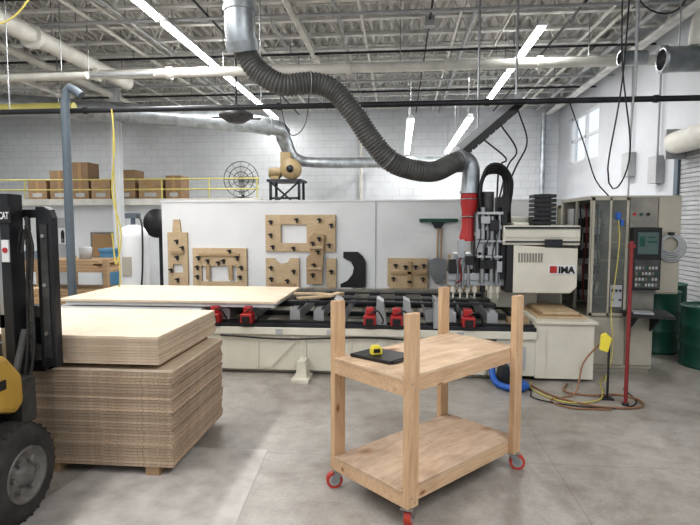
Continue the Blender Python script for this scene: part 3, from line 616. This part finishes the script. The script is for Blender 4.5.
# ---------------------------------------------------------------- left background
struct(Mb().box(XL,-3.6,12.4,12.5,0,2.05),'wall_office','white')
mz=thing('mezzanine','storage mezzanine deck with a yellow guard rail','mezzanine',(-8,13.5,0))
part(Mb().box(XL+.02,-3.2,12.1,15.35,2.05,2.2),'deck','cream',mz)
B=Mb()
for z in (2.42,2.66): B.cyl((XL+.1,12.15,z),(-3.25,12.15,z),.016,n=8)
x=-12.5
while x<-3.2: B.cyl((x,12.15,2.2),(x,12.15,2.68),.016,n=8); x+=1.15
part(B,'guard_rail','yellowp',mz)
part(Mb().box(-3.35,-3.2,12.6,12.75,0,2.05).box(-3.35,-3.2,15.1,15.25,0,2.05),'support_post','grey',mz)
struct(Mb().box(-8.75,-8.05,12.36,12.4,0.02,1.75),'door_2','greyl')
sg=thing('restroom_sign','small white restroom sign with a dark figure symbol','sign',(-8.2,12.35,1.2))
sx=.25
part(Mb().box(-8.62+sx,-8.38+sx,12.335,12.36,1.1,1.5),'sign_plate','white',sg)
B=Mb(); B.cyl((-8.5+sx,12.332,1.42),(-8.5+sx,12.32,1.42),.03,n=12); B.box(-8.54+sx,-8.46+sx,12.32,12.335,1.25,1.40); B.box(-8.535+sx,-8.51+sx,12.32,12.335,1.13,1.25); B.box(-8.49+sx,-8.465+sx,12.32,12.335,1.13,1.25); part(B,'symbol','darksteel',sg)
nb=thing('notice_board','framed cork notice board on the white office wall','notice board',(-7.2,12.35,.75))
part(Mb().box(-7.55,-6.87,12.36,12.4,.75,1.4),'frame','beige_d',nb); part(Mb().box(-7.5,-6.92,12.35,12.36,.8,1.35),'cork_panel','cork',nb)
bn=thing('waste_bin','blue plastic waste bin with a lid','bin',(-6.15,11.3,0))
part(Mb().prism([(-6.58,0),(-6.24,0),(-6.18,.98),(-6.64,.98)],11.2,11.6,'y'),'body','bluelite',bn); part(Mb().box(-6.66,-6.16,11.17,11.63,.98,1.06),'lid','bluelite',bn,bevel=.02)
for i,(x,w_,h,mt) in enumerate(((-8.6,.5,.75,'card'),(-8.05,.45,.95,'card'),(-7.5,.5,.5,'plank'),(-6.9,.6,.75,'card'),(-6.2,.6,.5,'plank'),(-9.2,.5,.5,'card'),(-5.6,.4,.6,'card'))):
    bx=thing('cardboard_box','brown cardboard box stored on the mezzanine','box',(x,13.1,2.2),'boxes on the mezzanine')
    part(Mb().box(x-w_/2,x+w_/2,12.8,13.3,2.201,2.2+h),'carton',mt,bx); part(Mb().box(x-.04,x+.04,12.795,13.305,2.21,2.203+h),'tape','cork',bx)
    part(Mb().box(x-w_/4,x+w_/4,12.79,12.8,2.28,2.38),'shipping_label','greyl',bx)
bl=thing('dust_blower','tan dust extraction blower mounted on a black steel stand','blower',(-2.8,13,0))
B=Mb()
for x in (-3.15,-2.45):
    for y in (12.7,13.3): B.box(x,x+.06,y,y+.06,0,2.65)
B.box(-3.2,-2.34,12.65,13.4,2.62,2.68); B.box(-3.15,-2.4,12.7,12.74,2.2,2.25)
B.tube([(-3.12,12.7,2.0),(-2.42,12.7,2.62)],.025,6); B.tube([(-2.42,12.7,2.0),(-3.12,12.7,2.62)],.025,6)
part(B,'stand','darksteel',bl)
part(Mb().lathe([(.001,-.11),(.25,-.11),(.255,-.1),(.255,.1),(.25,.11),(.001,.11)],(-2.66,12.95,2.945),28,'y').box(-2.90,-2.66,12.85,13.05,3.02,3.35),'fan_casing','tan',bl)
part(Mb().lathe([(.001,0),(.09,0),(.09,.01),(.001,.012)],(-2.66,12.83,2.945),20,'y'),'inlet_ring','darksteel',bl)
B=Mb().cyl((-3.2,12.95,2.86),(-2.9,12.95,2.86),.12,n=20).box(-3.15,-2.95,12.85,13.05,2.68,2.78)
for k in range(6): B.cyl((-3.18+k*.045,12.95,2.86),(-3.165+k*.045,12.95,2.86),.135,n=20)
part(B,'motor','tan',bl)
wf=thing('industrial_fan','dark grey caged industrial fan standing on the mezzanine','fan',(-3.7,12.5,2.2))
B=Mb(); 
for r in (.42,.3,.18,.06): B.torus((-3.75,12.4,2.66),r,.011,'y',32,6)
for k in range(12):
    a=k*math.pi/6; B.tube([(-3.75,12.38,2.66),(-3.75+.42*math.cos(a),12.4,2.66+.42*math.sin(a))],.006,4)
part(B,'cage','worn',wf)
for k in range(4):
    a=k*math.pi/2; T=Matrix.Translation((-3.75,12.46,2.66))@Matrix.Rotation(a,4,'Y')@Matrix.Rotation(.4,4,'X'); part(Mb().box(.05,.36,-.01,.01,-.09,.09,T),'fan_blade','greyl',wf)
part(Mb().box(-3.95,-3.55,12.35,12.7,2.201,2.23).cyl((-3.75,12.55,2.201),(-3.75,12.55,2.66),.03),'stand','worn',wf)
wb=thing('storage_tank','white domed cylindrical tank standing beside the partition','tank',(-4.2,8,0))
part(Mb().lathe([(.001,.08),(.15,.09),(.22,.16),(.225,.2),(.225,1.4),(.22,1.46),(.16,1.56),(.06,1.6),(.001,1.6)],(-4.2,8.05,0),32),'tank_body','white',wb)
part(Mb().cyl((-4.2,8.05,1.59),(-4.2,8.05,1.75),.035,n=12).box(-4.3,-4.1,7.99,8.11,1.7,1.78),'valve_head','grey',wb)
part(Mb().tube(smooth([(-4.1,8.0,1.74),(-3.98,7.9,1.6),(-3.96,7.85,1.0),(-4.0,7.85,.5)],.05),.014,8),'cable','black',wb)
part(Mb().box(-4.27,-4.13,7.81,7.83,.8,1.1),'instruction_label','beige',wb)
part(Mb().lathe([(.001,0),(.17,0),(.17,.09),(.001,.09)],(-4.2,8.05,0),24),'base_ring','worn',wb)
hd=thing('hose_reel','black hose reel drum mounted on a post beside the partition','reel',(-4.03,8.5,0))
part(Mb().lathe([(.001,-.08),(.24,-.08),(.24,-.06),(.2,-.06),(.2,.06),(.24,.06),(.24,.08),(.001,.08)],(-3.98,8.5,1.62),28,'y'),'drum','black',hd); part(Mb().box(-4.03,-3.93,8.58,8.66,0,1.7),'post','darksteel',hd)
rk=thing('lumber_rack','wooden rack holding brown boards','rack',(-6.2,9,0))
B=Mb()
for x in (-7.4,-6.2,-5.0):
    for y in (8.5,9.48): B.box(x,x+.08,y,y+.08,0,1.0)
for z in (.3,.78): B.box(-7.4,-4.92,8.58,9.48,z,z+.05)
part(B,'frame','plank',rk)
for zz,nn in ((.83,5),(.35,4)):
    for i in range(nn):
        z=zz+.03*i; solo(Mb().box(-7.3+.05*i,-5.1-.08*(i%3),8.65,9.4,z+.0005,z+.029),'wood_board','jig' if i%2 else 'plank','brown board stacked on the lumber rack','board',group='boards on the lumber rack')
solo(Mb().lathe([(.001,0),(.1,0),(.11,.2),(.1,.22),(.001,.22)],(-5.6,9.0,.98),20),'paint_bucket','greyl','grey metal bucket standing on the lumber rack','bucket')
solo(Mb().prism([(-6.9,.98),(-6.5,.98),(-6.55,1.12),(-6.85,1.12)],8.8,9.1,'y'),'tool_box','grey','blue-grey tool box standing on the lumber rack','tool box')
pt=thing('pallet','weathered wooden pallets piled behind the forklift','pallet',(-5.0,6.6,0))
B=Mb()
for z in (0.1,.24,.38,.52): 
    for k in range(5): B.box(-6.2,-4.6,6.0+k*.22,6.13+k*.22,z,z+.02)
    for x in (-6.2,-5.45,-4.7): B.box(x,x+.1,6.0,7.01,z-.1,z)
part(B,'slats','plank',pt)
for i in range(4):
    solo(Mb().box(-6.1+.1*i,-4.7-.05*i,6.1,6.9,.541+i*.05,.588+i*.05),'timber_beam','jig' if i%2 else 'plank','long brown timber beam piled on the pallets','timber',group='timber beams on the pallets')

# ---------------------------------------------------------------- plywood stacks
ZB=.06
for (x,y) in ((-1.62,3.2),(-2.3,3.2),(-3.2,3.2),(-1.62,3.95),(-2.3,3.95),(-3.2,3.95)):
    solo(Mb().box(x,x+.09,y-.03,y+.12,0,ZB),'wood_block','plank','small wooden block propping up the plywood stack','block',group='blocks under the plywood stack')
nlow=32; th=.64/nlow
j=lambda a:random.uniform(-a,a)
for i in range(nlow):
    z=ZB+i*th; dx,dy=j(.009),j(.004)
    solo(Mb().box(-3.80+dx,-1.43+dx,3.17+dy,4.12+dy,z,z+th-.0024),'particle_board','plyedge' if i<nlow-1 else 'plytop','rough particle board sheet in the tall lower stack','board sheet',group='board sheets in the lower stack')
z0=ZB+.64+.035; nup=10; th2=.18/nup
for x in (-3.4,-1.95,-1.6):
    solo(Mb().box(x,x+.06,3.25,4.1,ZB+.64-.002,z0-.001),'wood_batten','plank','thin wooden batten between the plywood stacks','batten',group='battens between the stacks')
for i in range(nup):
    z=z0+i*th2; dx,dy=j(.005),j(.003)
    solo(Mb().box(-3.78+dx,-1.50+dx,3.15+dy,4.18+dy,z,z+th2-.0016),'plywood_sheet','plyedge2' if i<nup-1 else 'plytop','pale plywood sheet in the upper stack resting on the forks','plywood sheet',group='plywood sheets in the upper stack')

# ---------------------------------------------------------------- forklift (faces into the hall)
XC=-2.55
fk=thing('forklift','yellow and black forklift with a dark mast and black tyres','forklift',(XC,2.2,0))
for sgn in (1,-1):
    a=XC+sgn*.22; b=XC+sgn*.28; x0,x1=min(a,b),max(a,b)
    part(Mb().box(x0,x1,2.9,3.02,.1,1.8),'mast_channel','darksteel',fk,bevel=.005)
    a=XC+sgn*.205; b=XC+sgn*.175; x0,x1=min(a,b),max(a,b)
    part(Mb().box(x0,x1,2.93,3.01,.3,1.76),'inner_mast_rail','steel',fk)
for z in (.25,1.0,1.7): part(Mb().box(XC-.22,XC+.22,2.93,2.99,z,z+.08),'mast_crossbar','darksteel',fk)
for x in (XC+.10,XC-.10): part(Mb().cyl((x,2.94,.3),(x,2.94,1.6),.025,n=12),'lift_cylinder','steel',fk)
for x in (XC+.31,XC-.31):
    B=Mb()
    for i in range(34): B.box(x-.007-.003*(i%2),x+.007+.003*(i%2),3.0,3.012,.82+i*.025,.842+i*.025)
    part(B,'lift_chain','hub',fk)
for k,x in enumerate((-2.225,-2.195)):
    part(Mb().tube(smooth([(x-.02,2.92,.6),(x+.01*k,2.95,.9),(x-.01,2.98,1.25),(x,2.99,1.5),(x-.03,2.98,1.60),(x-.05,2.96,1.45)],.05),.008,6),'hydraulic_hose','rubber',fk)
for x in (XC+.35,XC-.455):
    part(Mb().prism([(x,.74),(x+.105,.74),(x+.105,1.66),(x+.09,1.71),(x+.05,1.73),(x,1.73)],3.03,3.09,'y'),'backrest_upright','darksteel',fk,bevel=.006)
    part(Mb().box(x+.03,x+.075,3.022,3.03,.80,1.62),'upright_rib','worn',fk)
    for z in (.95,1.25,1.55): part(Mb().cyl((x+.05,3.024,z),(x+.05,3.014,z),.012,n=10),'bolt_head','steel',fk)
part(Mb().box(XC-.36,XC+.36,3.04,3.08,1.66,1.71),'backrest_bar','darksteel',fk); part(Mb().box(XC-.36,XC+.36,3.03,3.1,.78,.88),'carriage_bar','worn',fk); part(Mb().box(XC-.36,XC+.36,3.03,3.1,1.05,1.12),'carriage_bar','worn',fk)
for x in (XC-.2,XC+.0,XC+.27): part(Mb().box(x,x+.02,3.05,3.07,1.12,1.66),'backrest_bar','darksteel',fk)
for x in (XC+.24,XC-.34): part(Mb().box(x,x+.11,3.06,3.14,.702,1.1).box(x,x+.11,3.1,4.1,.702,.732),'fork','black',fk)
B=Mb(); B.prism([(.7,.35),(2.28,.35),(2.30,.5),(2.40,.59),(2.58,.61),(2.68,.57),(2.75,.62),(2.74,.78),(2.62,.92),(1.9,.98),(1.75,.8),(1.3,.8),(1.2,1.1),(.7,1.1)],-3.05,-2.10,'x'); part(B,'body','yellow',fk,bevel=.03)
part(Mb().box(-2.9,-2.25,.8,2.85,.16,.5),'chassis','darksteel',fk)
part(Mb().box(-2.3,-2.12,2.74,2.86,.48,.74).cyl((-2.2,2.80,.74),(-2.2,2.9,1.0),.02,n=8),'tilt_bracket','worn',fk)
part(Mb().box(-2.2,-2.094,2.3,2.6,.74,.79),'body_stripe','black',fk)
part(Mb().box(-2.85,-2.35,1.25,1.7,.8,.95).box(-2.85,-2.35,1.25,1.36,.95,1.5),'seat','black',fk)
for x in (-2.2,-2.95):
    part(Mb().tube([(x,2.45,.9),(x,2.2,2.1),(x,1.0,2.1),(x,.9,1.05)],.03,8),'guard_pillar','black',fk)
for y in (1.1,1.35,1.6,1.85,2.1): part(Mb().tube([(-2.2,y,2.1),(-2.95,y,2.1)],.015,6),'guard_bar','black',fk)
part(Mb().torus((-2.62,2.05,1.25),.16,.015,'y').cyl((-2.62,2.05,1.25),(-2.62,2.3,.93),.02,n=8).box(-2.78,-2.46,2.04,2.06,1.24,1.26),'steering_wheel','black',fk)
def wheel(xo,dirn,cy,r,w_):
    c=(xo,cy,r); d=-dirn
    B=Mb().lathe([(r*.52,0),(r*.62,-d*.006),(r*.74,-d*.003),(r*.76,-d*.006),(r*.86,0),(r*.96,d*w_*.1),(r,d*w_*.22),(r,d*w_*.78),(r*.96,d*w_*.9),(r*.86,d*w_),(r*.52,d*w_)],c,48,'x')
    for k in range(30):
        a=2*math.pi*k/30; T=Matrix.Translation((xo+d*w_/2,cy,r))@Matrix.Rotation(a,4,'X')
        B.box(-w_*.40,w_*.40,-.006,.006,r*.9,r*1.001,T)
    t=part(B,'wheel','rubber',fk)
    B=Mb().lathe([(.001,-d*.018),(r*.16,-d*.02),(r*.2,d*.02),(r*.42,d*.035),(r*.5,-d*.006),(r*.56,-d*.012),(r*.56,d*w_),(.001,d*w_)],c,36,'x')
    for k in range(6):
        a=k*math.pi/3; yy,zz=cy+r*.32*math.cos(a),r+r*.32*math.sin(a); B.cyl((xo+d*.035,yy,zz),(xo-d*.002,yy,zz),.016,n=8)
    part(B,'rim','hub',t)
wheel(-2.0,1,2.60,.27,.2); wheel(-3.14,-1,2.60,.27,.2); wheel(-2.15,1,1.1,.22,.16); wheel(-3.0,-1,1.1,.22,.16)
pl=part(Mb().box(-2.36,-2.25,2.888,2.899,1.63,1.72),'name_plate','black',fk)
text('CAT','brand_lettering','white',pl,(-2.322,2.886,1.652),.058,bold=.001,sx=.55)
part(Mb().box(-2.315,-2.272,2.888,2.899,1.40,1.53),'warning_label','white',fk,'white warning label'); part(Mb().cyl((-2.292,2.887,1.47),(-2.292,2.884,1.47),.016,n=16),'warning_mark','red',fk)

# ---------------------------------------------------------------- cart
CX,CY,CR=.055,2.70,math.radians(46.6)
ct=thing('utility_cart','wooden utility cart with two plywood shelves and red casters','cart',(CX,CY,0),None,CR)
L,Wd=1.10,.64
for x in (0,L-.085):
    for y in (0,Wd-.038):
        part(Mb().box(x,x+.085,y,y+.038,.115,1.16),'corner_post','pinev',ct,local=True,bevel=.002)
for z0_,h in ((.722,.084),(.116,.078)):
    for y in (.038,Wd-.076): part(Mb().box(0.0,L,y,y+.038,z0_,z0_+h),'side_rail','pine',ct,local=True,bevel=.002)
    for x in (0.0,L-.038): part(Mb().box(x,x+.038,.076,Wd-.076,z0_,z0_+h),'end_rail','pine',ct,local=True)
part(Mb().box(-.005,L+.005,.038,Wd-.038,.806,.82),'upper_shelf','cartply',ct,local=True)
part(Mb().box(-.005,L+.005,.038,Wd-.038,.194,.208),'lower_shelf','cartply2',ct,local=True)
for k,(x,y) in enumerate(((.035,.03),(L-.035,.03),(.035,Wd-.03),(L-.035,Wd-.03))):
    T=Matrix.Translation((x,y,0))@Matrix.Rotation((.5,-.9,2.6,.3)[k],4,'Z')
    B=Mb().box(-.04,.04,-.035,.035,.108,.115,T).cyl((0,0,.098),(0,0,.109),.028,n=14,T=T)
    for s_ in (-1,1):
        a,b_=sorted((s_*.027,s_*.021)); B.prism([(-.026,.1),(.026,.1),(.050,.05),(.028,.03),(.004,.05)],a,b_,'y',T)
    c=part(B,'caster','steel',ct,local=True)
    part(Mb().cyl((.025,-.018,.05),(.025,.018,.05),.05,n=30,T=T),'caster_wheel','orange',c,local=True)
    part(Mb().cyl((.025,-.0195,.05),(.025,.0195,.05),.034,n=20,T=T),'caster_hub','greyl',c,local=True)
for px,pz in ((.03,.79),(.055,.75),(L-.04,.77),(.03,.17),(.055,.14),(L-.04,.16)): part(Mb().cyl((px,-.002,pz),(px,.004,pz),.005,n=8),'screw_head','steel',ct,local=True)
for py in (.06,.2,.34,.48,.58):
    for px in (.02,L/2,L-.02):
        for pz in (.8205,.2085): part(Mb().cyl((px,py,pz-.003),(px,py,pz),.004,n=8),'screw_head','darksteel',ct,local=True)
Rz=Matrix.Translation((CX,CY,0))@Matrix.Rotation(CR,4,'Z')
def wpt(x,y,z): return tuple(Rz@Vector((x,y,z)))
o=thing('tool_case','shallow black zipped tool case lying on the upper cart shelf','tool case',wpt(.21,.42,.8207),None,CR+.12)
part(Mb().prism([(-.10,-.15),(.10,-.16),(.13,-.1),(.12,.14),(-.11,.15)],0,.02,'z'),'case_body','black',o,local=True,bevel=.005); part(Mb().box(-.08,.08,-.165,-.155,.006,.016),'zip_flap','darksteel',o,local=True)
o=thing('tape_measure','yellow and black tape measure resting on the black case','tape measure',wpt(.19,.44,.8409),None,math.radians(20))
part(Mb().prism([(-.035,0),(.035,0),(.035,.03),(.02,.052),(-.02,.055),(-.035,.035)],-.02,.02,'y'),'case_body','yellowb',o,local=True,bevel=.004); part(Mb().box(-.02,.02,-.023,.023,.012,.035),'grip','black',o,local=True)

# ---------------------------------------------------------------- camera
cd=bpy.data.cameras.new('camera'); cam=bpy.data.objects.new('camera',cd); COL.objects.link(cam)
cam.location=(0,0,1.63); cam.rotation_euler=(math.radians(85.7),0,math.radians(5.3)); cd.sensor_width=36; cd.lens=27.2; cd.clip_end=60
S.camera=cam
